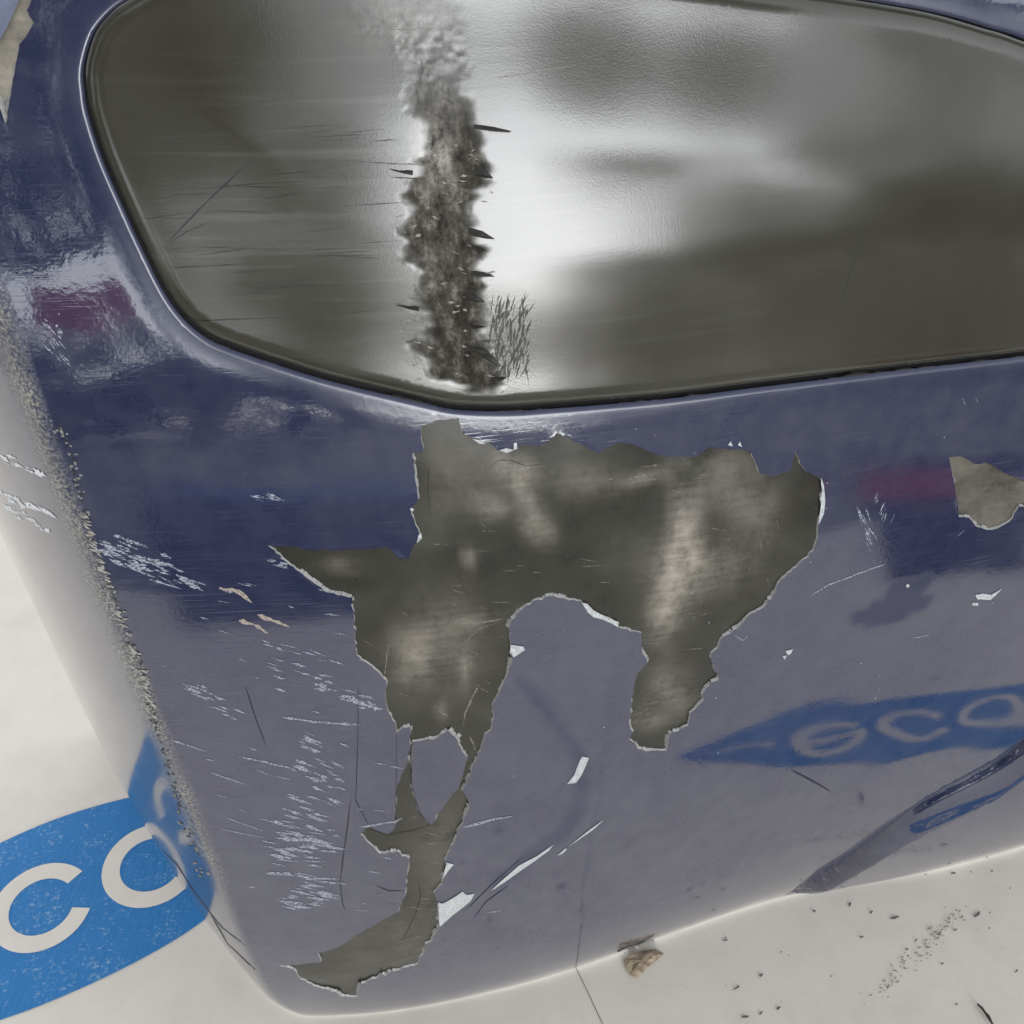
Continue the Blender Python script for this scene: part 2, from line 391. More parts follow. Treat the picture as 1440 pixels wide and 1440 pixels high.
BLACK = simple("black_seam_rubber", (.006, .006, .006), .6)
CHIPM = simple("chipped_white_primer", (.52, .54, .55), .7, 900, .3)
def gritty(name, col, lo_, hi_):
    m, t, b = M(name); n = noise(t, uvmap_or_obj(t), 1, 4, .7); b.inputs['Base Color'].default_value = (*col, 1); b.inputs['Roughness'].default_value = .6
    L(t, ramp(t, n, [(lo_, 0), (hi_, 1)]), b.inputs['Alpha']); return m
def uvmap_or_obj(t): return objmap(t, 900, 900, 1500)
SCRM = gritty("pale_scratch", (.40, .43, .50), .40, .56)
SCRT = gritty("tan_scratch", (.42, .36, .31), .34, .5)
CRACK = simple("dark_crack_reflection", (.012, .014, .03), .5)

def banner_mat(kind):
    m, t, b = M({"w": "cream_banner_cloth", "b": "blue_banner_print", "l": "unprinted_banner_lettering"}[kind])
    wx = noise(t, objmap(t, 60, 1500, 1, .35), 1, 2); wy = noise(t, objmap(t, 1500, 60, 1, .35), 1, 2)
    cl = noise(t, objmap(t), 5, 4); sp = noise(t, objmap(t), 420, 3, .6); big = noise(t, objmap(t), 28, 5)
    wv = mathn(t, 'ADD', wx, wy)
    cream = mixc(t, ramp(t, cl, [(.3, 0), (.7, 1)]), (.85, .785, .68), (.89, .83, .745))
    cream = mixc(t, mathn(t, 'MULTIPLY', ramp(t, big, [(.45, 0), (.75, 1)]), .16), cream, (.45, .42, .36))
    if kind == "b":
        wear = mathn(t, 'ADD', mathn(t, 'MULTIPLY', sp, .55), mathn(t, 'ADD', mathn(t, 'MULTIPLY', wx, .2), mathn(t, 'MULTIPLY', big, .35)))
        blue = mixc(t, ramp(t, wy, [(.35, 0), (.65, 1)]), (.030, .20, .50), (.045, .25, .58))
        col = mixc(t, ramp(t, wear, [(.60, 0), (.70, .65)]), blue, (.42, .58, .72))
    else: col = cream
    L(t, col, b.inputs['Base Color']); b.inputs['Roughness'].default_value = .62; b.inputs['Specular IOR Level'].default_value = .3
    L(t, bump(t, wv, .35, .0003), b.inputs['Normal']); return m
BW, BB, BL = banner_mat("w"), banner_mat("b"), banner_mat("l")

# ------------------------------------------------------------------ things / tags
def tag(o, label=None, cat=None, group=None, kind=None):
    if label: o['label'] = label
    if cat: o['category'] = cat
    if group: o['group'] = group
    if kind: o['kind'] = kind
    return o
def empty(name, loc=(0, 0, 0)):
    o = bpy.data.objects.new(name, None); COL.objects.link(o); o.location = loc; o.empty_display_size = .05; return o
def mesh_obj(name, verts, faces, mat, parent=None, smooth_=False):
    me = bpy.data.meshes.new(name); me.from_pydata([tuple(map(float, v)) for v in verts], [], faces); me.update(); me.materials.append(mat)
    if smooth_: me.polygons.foreach_set('use_smooth', [True]*len(faces))
    o = bpy.data.objects.new(name, me); COL.objects.link(o)
    if parent is not None:
        o.parent = parent
        o.matrix_parent_inverse = parent.matrix_world.inverted() if False else o.matrix_parent_inverse
    return o

# ------------------------------------------------------------------ ground and banner
gmat, gt, gb = M("grey_concrete_ground")
gn = noise(gt, objmap(gt), 3, 6); gn2 = noise(gt, objmap(gt), 60, 5)
L(gt, ramp(gt, mathn(gt, 'ADD', mathn(gt, 'MULTIPLY', gn, .6), mathn(gt, 'MULTIPLY', gn2, .4)), [(.3, (.20, .20, .19)), (.7, (.32, .31, .295))]), gb.inputs['Base Color']); gb.inputs['Roughness'].default_value = .85
L(gt, bump(gt, gn2, .4, .004), gb.inputs['Normal'])
g = mesh_obj("ground", [(-60, -60, -.004), (60, -60, -.004), (60, 60, -.004), (-60, 60, -.004)], [(0, 1, 2, 3)], gmat); tag(g, kind='structure')

def hb(x, y):
    return .0012*fnoise(x, y, 8, 8)+.0003*fnoise(x, y, 31, 9)
def sheet(name, loops, hole_loops, spacing, dz, mat, parent):
    allp = np.vstack(loops); lo = allp.min(0); hi = allp.max(0)
    gx, gy = np.meshgrid(np.arange(lo[0], hi[0], spacing), np.arange(lo[1], hi[1], spacing)); G_ = np.stack([gx.ravel(), gy.ravel()], 1)
    keep = np.zeros(len(G_), bool)
    for l in loops: keep |= pip(G_, l)
    P, T = cdt(loops+hole_loops, G_[keep]); c = P[T].mean(1)
    k = np.zeros(len(T), bool)
    for l in loops: k |= pip(c, l)
    for l in hole_loops: k &= ~pip(c, l)
    P, T = compact(P, T[k])
    v = np.stack([P[:, 0], P[:, 1], hb(P[:, 0], P[:, 1])+dz], 1)
    return mesh_obj(name, v, T.tolist(), mat, parent, True)

ban = empty("printed_banner"); tag(ban, "cream cloth banner printed with blue logos, spread flat under the damaged bumper", "banner")
def bf(a, n_): q = O + a*A + n_*N; return (q[0], q[1])      # bumper-frame point on the ground
sheet("cloth", [np.array([bf(-1.1, .86), bf(-1.1, -1.0), bf(1.5, -1.0), bf(1.5, .86)])], [], .03, 0, BW, ban)

# logo in its own units: letters 1 high, text baseline along +u
def ring(cx, cy, ro, ri, a0=0, a1=360, n=64, sx=1.0):
    th = np.radians(np.linspace(a0, a1, n))
    return [np.stack([cx+sx*ro*np.cos(th), cy+ro*np.sin(th)], 1), np.stack([cx+sx*ri*np.cos(th), cy+ri*np.sin(th)], 1)]
def leaf():
    top = catmull([(-2.6, -.25), (-1.4, .38), (0, .90), (1.5, 1.17), (2.9, 1.02), (3.75, .55), (4.05, -.05)], False, 10)
    bot = catmull([(4.05, -.05), (3.6, -.68), (2.7, -1.08), (1.3, -1.22), (0, -1.08), (-1.3, -.72), (-2.6, -.25)], False, 10)
    return np.vstack([top[:-1], bot[:-1]])
def place_logo(origin, u, v, dz=.0004):
    T_ = lambda P: np.array(origin)+P[:, :1]*np.array(u)+P[:, 1:]*np.array(v)
    sheet("blue_print", [T_(leaf())], [], .012, dz, BB, ban)
    # c
    for (nm, cx, gap0, gap1) in (("letter_c", 1.35, 28, 332), ("letter_o", 2.62, None, None), ("letter_e", 0.05, None, None)):
        ro, ri = .575, .365
        if nm == "letter_c":
            o_, i_ = ring(cx, 0, ro, ri, gap0, gap1)
            sheet(nm, [T_(np.vstack([o_, i_[::-1]]))], [], .01, dz+.0003, BL, ban)
        elif nm == "letter_o":
            o_, i_ = ring(cx, 0, ro, ri, 0, 354)
            sheet(nm, [T_(o_)], [T_(i_)], .01, dz+.0003, BL, ban)
        else:
            o_, i_ = ring(cx, 0, ro, ri, 8, 325); th = math.radians(8)
            e = np.vstack([o_, i_[::-1][:-4], np.array([(cx-.335, .075), (cx+.30, .075), (cx+.30, -.085), (cx+.535, -.085), (cx+.53, .05)])])
            e = np.vstack([o_, i_[::-1]]); sheet(nm, [T_(e)], [], .01, dz+.0003, BL, ban)
            bar = np.array([(cx-.36, .075), (cx-.36, -.085), (cx+.52, -.085), (cx+.525, .075)]); sheet("letter_e_bar", [T_(bar)], [], .01, dz+.0006, BL, ban)
    sw = np.array([(-2.3, -.20), (-1.2, -.10), (-.75, -.02), (-.72, -.14), (-1.2, -.20)])
    sheet("swoosh", [T_(sw)], [], .01, dz+.0003, BL, ban)
# visible logo at the left: C centre and O centre on the ground
gc, go, gt1, gb1 = ground_hit([(59, 1276), (207, 1219), (70, 1210), (48, 1343)])
u = (go-gc)/1.22; v_ = np.array([-u[1], u[0]])
UL = np.linalg.norm(u)
place_logo(gc-1.35*u, u, v_)
# the second logo lies in front of the bumper, below the picture: seen mirrored in the paint
def reflect_ground(px, W=None):
    W = W or base; q = hit(px, W); a, z = q[:, 0], q[:, 1]; e = 5e-3
    ga = (W(a+e, z)-W(a-e, z))/(2*e); gz = (W(a, z+e)-W(a, z-e))/(2*e)
    n_ = -ga[:, None]*A+N-gz[:, None]*ZU; n_ /= np.linalg.norm(n_, axis=1)[:, None]
    d = rays(px); r = d-2*np.einsum('ij,ij->i', d, n_)[:, None]*n_; P = world(a, z, W(a, z)); t = P[:, 2]/-r[:, 2]
    return (P+r*t[:, None])[:, :2], r
rg, _r = reflect_ground([(1000, 1040), (1180, 1045), (1295, 1022), (1400, 1003)])
print("logo unit", UL, "u", u, "reflected tip/e/c/o", rg.round(3).tolist())
u2 = (rg[3]-rg[1])/2.57; print("unit2", np.linalg.norm(u2), u2)
u2n = u2/np.linalg.norm(u2)*min(np.linalg.norm(u2), UL*1.0); v2 = np.array([-u2n[1], u2n[0]])
place_logo(rg[2]-1.35*u2n, u2n, v2)

# ------------------------------------------------------------------ bumper
bumper = empty("car_bumper"); tag(bumper, "damaged navy blue car bumper with peeled paint and gouged black plastic insert, resting on banner", "bumper")

def to_px(P3):
    v = P3-CAM; k = v@FW; return np.stack([720+1544*(v@RT)/k, 720-1544*(v@UP)/k], 1)

# free points: s grid mapped so that the side stays dense
def grid(step, z0, z1, s0, s1, kside=2.6):
    out_ = []; zs = np.arange(z0, z1, step); ss = np.arange(s0, s1, step)
    for i, z in enumerate(zs):
        s = ss+(step/2 if i % 2 else 0); ac = crease(np.array([z]))[0]
        a = ac+np.where(s < 0, s/kside, s); out_.append(np.stack([a, np.full(len(a), z)], 1))
    return np.vstack(out_)
zbot, ztop = .0012, .70
G1 = grid(.0045, zbot+.004, ztop-.002, -.30, .72)
zl = np.linspace(zbot, ztop, 90)
def edge_a(z, s, k=2.6): return crease(z)+(s/k if s < 0 else s)
outer = np.vstack([np.stack([np.array([edge_a(np.array([z]), -.30)[0] for z in zl]), zl], 1),
                   np.stack([np.linspace(edge_a(np.array([ztop]), -.3)[0], edge_a(np.array([ztop]), .72)[0], 80)[1:-1], np.full(78, ztop)], 1),
                   np.stack([np.array([edge_a(np.array([z]), .72)[0] for z in zl[::-1]]), zl[::-1]], 1),
                   np.stack([np.linspace(edge_a(np.array([zbot]), .72)[0], edge_a(np.array([zbot]), -.3)[0], 160)[1:-1], np.full(158, zbot)], 1)])
insd = resample(ins, .0018)
rings = [offset_ring(insd, s*k) for s in (1, -1) for k in (.0004, .0009, .0016, .0025, .0034, .0055)]
extra = [offset_ring(q, s*k) for q in PEELS for s in (1, -1) for k in (.0007, .0018, .0035)]
zc = np.arange(zbot+.002, ztop-.004, .0022)
cre = [np.stack([crease(zc)+o_, zc], 1) for o_ in np.arange(-.008, .0085, .0014)]
lipp = []
for d in np.arange(-.0045, .014, .0008):
    tt = np.arange(-.006, .36, .003); aa_ = l0[0]+tt*tl[0]; lipp.append(np.stack([aa_, np.polyval(_lq, aa_)], 1)+d*nl)
pts = np.vstack([G1]+rings+extra+cre+lipp)
pts = pts[(pts[:, 1] > zbot+.0012) & (pts[:, 1] < ztop-.0015)]
pts = pts[pip(pts, outer)]
keepd = np.ones(len(pts), bool)
P, T = cdt([outer, insd, main, island, right, corner], pts)
c = P[T].mean(1)
in_out = pip(c, outer); in_ins = pip(c, ins); in_main = pip(c, main) & ~pip(c, island); in_r = pip(c, right); in_c = pip(c, corner)
keep_paint = in_out & ~in_ins & ~in_main & ~in_r & ~in_c
Pp, Tp = compact(P, T[keep_paint])

def blob(px, cx, cy, rx, ry, rot=0, p=2.0):
    c_, s_ = math.cos(math.radians(rot)), math.sin(math.radians(rot)); dx = px[:, 0]-cx; dy = px[:, 1]-cy
    x = (dx*c_+dy*s_)/rx; y = (-dx*s_+dy*c_)/ry; return np.exp(-(x*x+y*y)**(p/2))
pxp = to_px(world(Pp[:, 0], Pp[:, 1], base(Pp[:, 0], Pp[:, 1])))
scuff = .15+.75*blob(pxp, 400, 980, 260, 260)+.5*blob(pxp, 230, 1120, 170, 260)+.5*blob(pxp, 1000, 640, 500, 110)+.3*blob(pxp, 1250, 720, 200, 120)
dust_sheen = .5+.8*blob(pxp, 260, 620, 260, 90)+.7*blob(pxp, 1250, 600, 400, 60)+.5*blob(pxp, 900, 1200, 500, 150)
def inpoly_soft(px, poly, s=5):
    poly = np.array(poly, float); near = (px[:, 0] > poly[:, 0].min()-20) & (px[:, 0] < poly[:, 0].max()+20) & (px[:, 1] > poly[:, 1].min()-20) & (px[:, 1] < poly[:, 1].max()+20)
    o = np.zeros(len(px)); q_ = px[near]; d_ = pdist(q_, poly); o[near] = smooth(np.where(pip(q_, poly), d_, -d_)/s+.5); return o
STAIN1 = [(1193,868),(1205,860),(1225,850),(1245,838),(1258,820),(1275,812),(1290,808),(1310,800),(1318,802),(1308,822),(1300,835),(1312,842),(1300,860),(1280,866),(1262,878),(1235,883),(1205,880)]
ARC = catmull([(735,960),(780,1015),(812,1060),(818,1110),(800,1160),(760,1195),(700,1240)], False, 8)
stain = np.clip(.85*np.exp(-np.clip(sdist_ins(Pp[:, 0], Pp[:, 1]), 0, 1)/.003)+.8*inpoly_soft(pxp, STAIN1)+.5*smooth((1.6-pdist(pxp, ARC, False)/9)), 0, 1)
cd = np.abs(Pp[:, 0]-crease(Pp[:, 1])+.0015)
zone = smooth((.56-Pp[:, 1])/.05)*smooth((Pp[:, 1]-.16)/.12)
scrape = np.clip(1.25-cd/.0058, 0, 1)*zone*(.55+.45*smooth((.5+fnoise(Pp[:, 0], Pp[:, 1], 60, 3))))
shell = surf_object("painted_shell", Pp, Tp, w_paint, PAINT, bumper, thick=.0010, rim_mat=PRIMER, attrs={"scuff": scuff, "dust_sheen": dust_sheen, "scrape": scrape, "stain": stain})

# bare plastic under the peeled paint
sub_ids = []
for nm, poly, lab in (("exposed_plastic", main, "large ragged area of bare grey plastic where the paint peeled"), ("exposed_plastic", right, "small leaf shaped patch of bare plastic at the right"), ("exposed_plastic", corner, "bare plastic at the upper left corner")):
    big = offset_ring(poly, .004) if pip(offset_ring(poly, .004)[:1], poly)[0] == False else offset_ring(poly, -.004)
    lo_ = poly.min(0)-.006; hi_ = poly.max(0)+.006
    box = np.array([(lo_[0], lo_[1]), (hi_[0], lo_[1]), (hi_[0], hi_[1]), (lo_[0], hi_[1])])
    gx, gz_ = np.meshgrid(np.arange(lo_[0]+.001, hi_[0], .0028), np.arange(lo_[1]+.001, hi_[1], .0028)); G_ = np.stack([gx.ravel(), gz_.ravel()], 1)
    G_ = G_[pip(G_, ins) == False]
    G_ = G_[(pdist(G_, poly) < .006) | pip(G_, poly)]
    P2, T2 = cdt([poly], G_)
    c2 = P2[T2].mean(1); k = (pdist(c2, poly) < .005) | pip(c2, poly)
    ln = np.max([np.linalg.norm(P2[T2[:, i]]-P2[T2[:, (i+1) % 3]], axis=1) for i in range(3)], axis=0)
    k &= ln < .012
    P2, T2 = compact(P2, T2[k])
    q = to_px(world(P2[:, 0], P2[:, 1], base(P2[:, 0], P2[:, 1])))
    if poly is main:  # pale residue and the dents' sheen, both put into the colour
        du = .0+.85*blob(q, 962, 760, 22, 75)+.8*blob(q, 940, 850, 26, 60, 10)+.6*blob(q, 985, 800, 70, 32)+.6*blob(q, 735, 690, 14, 60, -28)+.65*blob(q, 728, 665, 34, 22, 0)+.5*blob(q, 690, 715, 26, 18)+.5*blob(q, 755, 745, 26, 18, 40) \
           +.5*blob(q, 585, 930, 32, 36)+.35*blob(q, 625, 900, 60, 60)+.25*blob(q, 640, 670, 45, 60)+.4*blob(q, 670, 875, 40, 8, -12)+.45*blob(q, 945, 975, 34, 30)+.45*blob(q, 910, 1015, 25, 14)+.4*blob(q, 660, 785, 10, 16)+.35*blob(q, 655, 940, 10, 30) \
           +.3*blob(q, 830, 680, 50, 30)+.3*blob(q, 1000, 660, 50, 60)+.22*blob(q, 620, 1190, 40, 90)+.2*blob(q, 560, 1330, 80, 40)+.35*blob(q, 620, 1000, 8, 14)+.35*blob(q, 480, 800, 30, 12)+.45*blob(q, 905, 675, 40, 10, -12)+.3*blob(q, 1060, 720, 40, 60)
    else: du = .35*np.ones(len(q)) + (.35 if poly is corner else .0)
    ob = surf_object(nm, P2, T2, w_sub, SUB, bumper, attrs={"dust_sheen": np.clip(du, 0, 1)}); ob['label'] = lab

# insert
ins_in = offset_ring(insd, .0007)
if not pip(ins_in[:1], ins)[0]: ins_in = offset_ring(insd, -.0007)
lo_ = ins.min(0); hi_ = ins.max(0)
gx, gz_ = np.meshgrid(np.arange(lo_[0], hi_[0], .004), np.arange(lo_[1], hi_[1], .004)); Gi = np.stack([gx.ravel(), gz_.ravel()], 1)
sgn = -1 if pip(offset_ring(ins, -.003)[:1], ins)[0] else 1
rg_ = [offset_ring(insd, sgn*k) for k in (.0016, .0022, .003, .004, .0055, .0075, .0095)]
slo = scr.min(0)-.006; shi = scr.max(0)+.006
sx_, sz_ = np.meshgrid(np.arange(slo[0], shi[0], .0009), np.arange(slo[1], shi[1], .0009)); Gs = np.stack([sx_.ravel(), sz_.ravel()], 1)+rng.normal(0, .00012, (sx_.size, 2))
Gs = Gs[pip(Gs, scr) | (pdist(Gs, scr) < .004)]
Pi = np.vstack([Gi]+rg_+[Gs]); Pi = Pi[pip(Pi, ins_in) & (pdist(Pi, ins_in) > .0003)]
P3, T3 = cdt([ins_in], Pi); c3 = P3[T3].mean(1); P3, T3 = compact(P3, T3[pip(c3, ins_in)])
q = to_px(world(P3[:, 0], P3[:, 1], base(P3[:, 0], P3[:, 1])))
s_ = scr_sd(P3); sm = smooth((s_+.002)/.006)
inscr = sm*(.12+.88*smooth((q[:, 1]-60)/170))
insl = np.clip(1.0*blob(q, 420, 300, 230, 180)+.6*blob(q, 640, 300, 160, 300)+.25*blob(q, 900, 400, 200, 100), 0, 1)
indu = np.clip(.9*blob(q, 612, 225, 24, 50)+.4*blob(q, 600, 190, 30, 30)+.25*blob(q, 620, 360, 30, 60)+.5*blob(q, 570, 30, 60, 40), 0, 1)
panel = surf_object("textured_insert", P3, T3, w_insert, INSERT, bumper, attrs={"scrape": inscr, "scuff": insl, "dust_sheen": indu})
# seam channel behind the gap
def band(name, loop, d0, d1, wf, mat, parent):
    a_, b_ = offset_ring(loop, d0), offset_ring(loop, d1); n = len(loop)
    v = np.vstack([world(a_[:, 0], a_[:, 1], wf(a_[:, 0], a_[:, 1])), world(b_[:, 0], b_[:, 1], wf(b_[:, 0], b_[:, 1]))])
    return mesh_obj(name, v, [(i, (i+1) % n, n+(i+1) % n, n+i) for i in range(n)], mat, parent)
band("seam_gasket", ins, -.006, .007, lambda a, z: base(a, z)-.0085, BLACK, bumper)

print("paint verts", len(Pp), "insert verts", len(P3))

# ------------------------------------------------------------------ marks, chips and cracks on the shell
def surf_polys(name, polys, mat, parent, off=.00022, W=None, kind=None, label=None):
    """each poly: list of pixels traced round a mark; fan round its middle, laid on the surface"""
    W = W or (lambda a, z: w_paint(a, z, False)+near_curl(a, z)*.9)
    flat = np.vstack([np.array(p, float) for p in polys]); q = hit(flat, base); V = world(q[:, 0], q[:, 1], W(q[:, 0], q[:, 1])+off)
    vs, fs, k = [], [], 0
    for p in polys:
        n = len(p); loop = V[k:k+n]; k += n; b_ = len(vs); vs += [tuple(v) for v in loop]; fs.append(tuple(range(b_, b_+n)))
    o = mesh_obj(name, vs, fs, mat, parent)
    for p_ in o.data.polygons: pass
    if kind: o['kind'] = kind
    if label: o['label'] = label
    return o
def strip_polys(pts, w0, w1=None, step=9, ragged=.35, r=rng):
    """ribbon of quads along a pixel polyline; returns list of quads"""
    w1 = w0 if w1 is None else w1
    w0, w1 = w0*.8, w1*.8; P_ = [np.array(p, float) for p in pts]; S = [P_[0]]
    for p, q_ in zip(P_[:-1], P_[1:]):
        k = max(1, int(np.linalg.norm(q_-p)/step)); S += [p+(q_-p)*(i+1)/k for i in range(k)]
    S = np.array(S); T_ = np.gradient(S, axis=0); T_ /= np.linalg.norm(T_, axis=1)[:, None]+1e-9; Nn = np.stack([-T_[:, 1], T_[:, 0]], 1)
    t = np.linspace(0, 1, len(S)); W_ = (w0+(w1-w0)*t)*np.clip(np.minimum(t, 1-t)*6+.25, 0, 1)
    l_ = S+Nn*(W_*(.5+ragged*r.uniform(-1, 1, len(S))))[:, None]; r_ = S-Nn*(W_*(.5+ragged*r.uniform(-1, 1, len(S))))[:, None]
    return [[l_[i], l_[i+1], r_[i+1], r_[i]] for i in range(len(S)-1)]
def dash(cx, cy, length, wid, ang, r=rng):
    c_, s_ = math.cos(math.radians(ang)), math.sin(math.radians(ang)); n = 4+int(length/7); o = []
    for i in range(n):
        t = i/(n-1); x = (t-.5)*length; y = -wid*(.5+.5*r.uniform(-.8, .6))*math.sin(math.pi*min(max(t, .08), .92)); o.append((cx+x*c_-y*s_, cy+x*s_+y*c_))
    for i in range(n-1, -1, -1):
        t = (i+.3)/(n-1); x = (t-.5)*length; y = wid*(.5+.5*r.uniform(-.8, .6))*math.sin(math.pi*min(max(t, .08), .92)); o.append((cx+x*c_-y*s_, cy+x*s_+y*c_))
    return o
def cluster(n, p0, p1, spread, length, wid, ang, r=rng):
    o = []
    for _ in range(n):
        t = r.uniform(); s2 = r.normal()*spread*(.5+.8*math.sin(math.pi*t)); d = np.array(p1)-np.array(p0); d_ = d/np.linalg.norm(d)
        c_ = np.array(p0)+d*t+np.array([-d_[1], d_[0]])*s2
        o.append(dash(c_[0], c_[1], length*r.uniform(.4, 1.4), wid*r.uniform(.5, 1.4), ang+r.normal()*4))
    return o
white = []
white += cluster(75, (140, 768), (275, 822), 7, 22, 3.6, 21)                 # the dense swath by the crease
white += cluster(10, (155, 750), (205, 768), 1.5, 14, 3, 18)
side_w = cluster(18, (0, 640), (68, 672), 2.5, 12, 3.4, 26)+cluster(26, (0, 692), (72, 722), 2.2, 14, 3.6, 27)+cluster(22, (0, 706), (68, 745), 3.0, 10, 3, 30)
white += cluster(16, (60, 450), (92, 512), 5, 18, 1.8, 48)+cluster(8, (80, 440), (84, 476), 2, 6, 4, 80)
white += cluster(14, (268, 968), (342, 1010), 6, 26, 2.6, 17)
white += cluster(34, (430, 1040), (470, 1130), 16, 20, 3.4, 22)+cluster(55, (395, 1170), (455, 1270), 20, 26, 3.2, 9)
white += cluster(14, (400, 1176), (470, 1190), 3, 30, 4.5, 9)+cluster(26, (420, 1120), (440, 1180), 22, 22, 3.0, 16)
white += cluster(26, (370, 900), (520, 990), 20, 18, 2.4, 17)+cluster(12, (480, 980), (530, 996), 2, 16, 5, 12)
white += cluster(12, (398, 1262), (424, 1274), 4, 22, 2.6, 10)+cluster(8, (440, 950), (460, 968), 4, 16, 3.5, 18)
white += cluster(14, (1210, 715), (1225, 775), 3, 20, 2.0, 66)+cluster(14, (1235, 695), (1250, 735), 6, 14, 1.1, 110)
white += cluster(10, (380, 790), (400, 796), 3, 12, 2.4, 10)+cluster(8, (360, 698), (398, 704), 2, 16, 2.4, 14)
for p, w_ in (([(397,1008),(440,1014),(505,1019)],4),([(335,1063),(400,1077),(415,1081)],2.6),([(240,1040),(290,1056)],2.4),([(296,1086),(350,1104)],1.6),([(365,1150),(415,1165)],2),([(360,1150),(375,1153)],2),([(505,1162),(555,1155),(565,1150)],3.5),([(650,1163),(690,1153),(720,1147)],3.2),([(420,1038),(452,1048)],2),([(1140,837),(1165,822),(1215,803),(1245,793)],1.8),([(1282,897),(1305,893)],2),([(1353,560),(1358,570)],3),([(1370,556),(1375,565)],2.4),([(1031,892),(1045,900),(1052,893)],1.8),([(1345,755),(1356,745)],1.6),([(690,1258),(720,1250),(745,1212)],0),([(685,1283),(705,1280)],2),([(1075,855),(1090,860)],0),([(315,1148),(370,1168)],1.4),([(310,1165),(372,1178)],1.2)):
    if w_: white += strip_polys(p, w_)
for _ in range(46):
    x, y = rng.uniform(180, 560), rng.uniform(820, 1290)
    if pip(np.array([(x, y)]), np.array(PEEL_MAIN, float))[0] or x < 190+(y-820)*.33: continue
    white += [dash(x, y, rng.uniform(6, 24), rng.uniform(.8, 2.0), 14+rng.normal()*5)]
for _ in range(40): white += [dash(rng.uniform(700, 1430), rng.uniform(600, 1180), rng.uniform(1.5, 4), rng.uniform(1, 2.4), rng.uniform(0, 180))]
surf_polys("side_scratches", side_w, gritty("white_scratch", (.80, .82, .85), .30, .45), bumper, off=.0004, kind="stuff")
surf_polys("paint_scratches", white, SCRM, bumper, kind="stuff")
tan = strip_polys([(308,827),(325,829),(340,835),(354,847)], 9, 5, 5)+strip_polys([(336,872),(358,878),(378,891)], 7, 4, 5)+strip_polys([(362,864),(385,873),(407,881)], 6, 4, 5)
surf_polys("primer_streaks", tan, SCRT, bumper, kind="stuff")
CHIPS = [[(818,847),(825,848),(834,857),(846,864),(858,870),(870,874),(868,881),(860,876),(846,870),(834,867),(826,860)],
 [(1154,671),(1158,682),(1160,705),(1158,722),(1151,737),(1152,722),(1154,710),(1153,700),(1156,690),(1154,680)],
 [(818,1063),(828,1065),(823,1077),(818,1088),(810,1100),(797,1102),(808,1088),(812,1076)],
 [(616,1268),(622,1270),(630,1266),(640,1260),(650,1253),(656,1258),(667,1256),(662,1266),(650,1276),(637,1286),(618,1303)],
 [(778,1187),(772,1195),(752,1210),(733,1223),(712,1238),(697,1248),(690,1252),(705,1238),(730,1216),(755,1203)],
 [(783,1203),(795,1192),(797,1194),(790,1200)], [(798,1191),(820,1173),(833,1163),(849,1152),(834,1166),(818,1177)],
 [(628,1212),(638,1215),(630,1224),(622,1236)], [(1371,836),(1382,834),(1393,836),(1409,827),(1398,838),(1392,843),(1374,842)], [(1367,847),(1375,847),(1375,851),(1367,851)],
 [(1104,915),(1115,912),(1112,918),(1108,921)], [(1100,922),(1106,921),(1103,927)], [(718,906),(735,908),(738,913),(722,924),(717,915)],
 [(1023,625),(1027,620),(1030,627)], [(1037,625),(1040,620),(1043,628)], [(702,632),(712,629),(722,632),(712,636)], [(722,622),(726,621),(727,630),(722,632)],
 [(664,616),(674,618),(682,623),(674,623)], [(786,605),(794,609),(792,612),(785,608)],[(576,715),(579,713),(582,716),(579,719)],[(588,752),(592,748),(593,756),(586,763)],
 [(1273,823),(1276,820),(1279,823),(1276,826)]]
for c_ in CHIPS[:16]: surf_polys("primer_chip", [c_], CHIPM, bumper, off=.00035)
surf_polys("primer_flecks", CHIPS[16:], CHIPM, bumper, off=.00035, kind="stuff")
cracks = []  # also holds the dry leaf's dark mirror image, drawn as a wide strip
for p, w_ in (([(504,962),(503,1040),(500,1125),(515,1155),(528,1172)],1.6),([(493,1125),(486,1180),(478,1240),(482,1272),(486,1280)],2.2),([(558,1030),(557,1110),(555,1160)],1.2),([(222,1189),(247,1213),(270,1250),(293,1280),(313,1305),(345,1329)],2.2),([(293,1280),(320,1327),(357,1362),(372,1374)],2.4),([(528,1245),(548,1253),(570,1252)],1.2),([(540,1268),(558,1272)],1.2),([(1112,1082),(1140,1097),(1168,1113)],2.6),([(345,965),(360,1012),(374,1048)],1.4),([(667,1290),(683,1268),(715,1245)],1.4),([(868,1338),(885,1332),(920,1322)],5),([(1008,952),(1022,962)],0),([(655,1280),(690,1245),(735,1205)],1.2),([(577,1050),(579,1105),(590,1143),(605,1160)],1.6)):
    if w_: cracks += strip_polys(p, w_, w_*.8, 10, .25)
surf_polys("cracks_leaf_reflection", cracks, CRACK, bumper, off=.00018, kind="stuff")
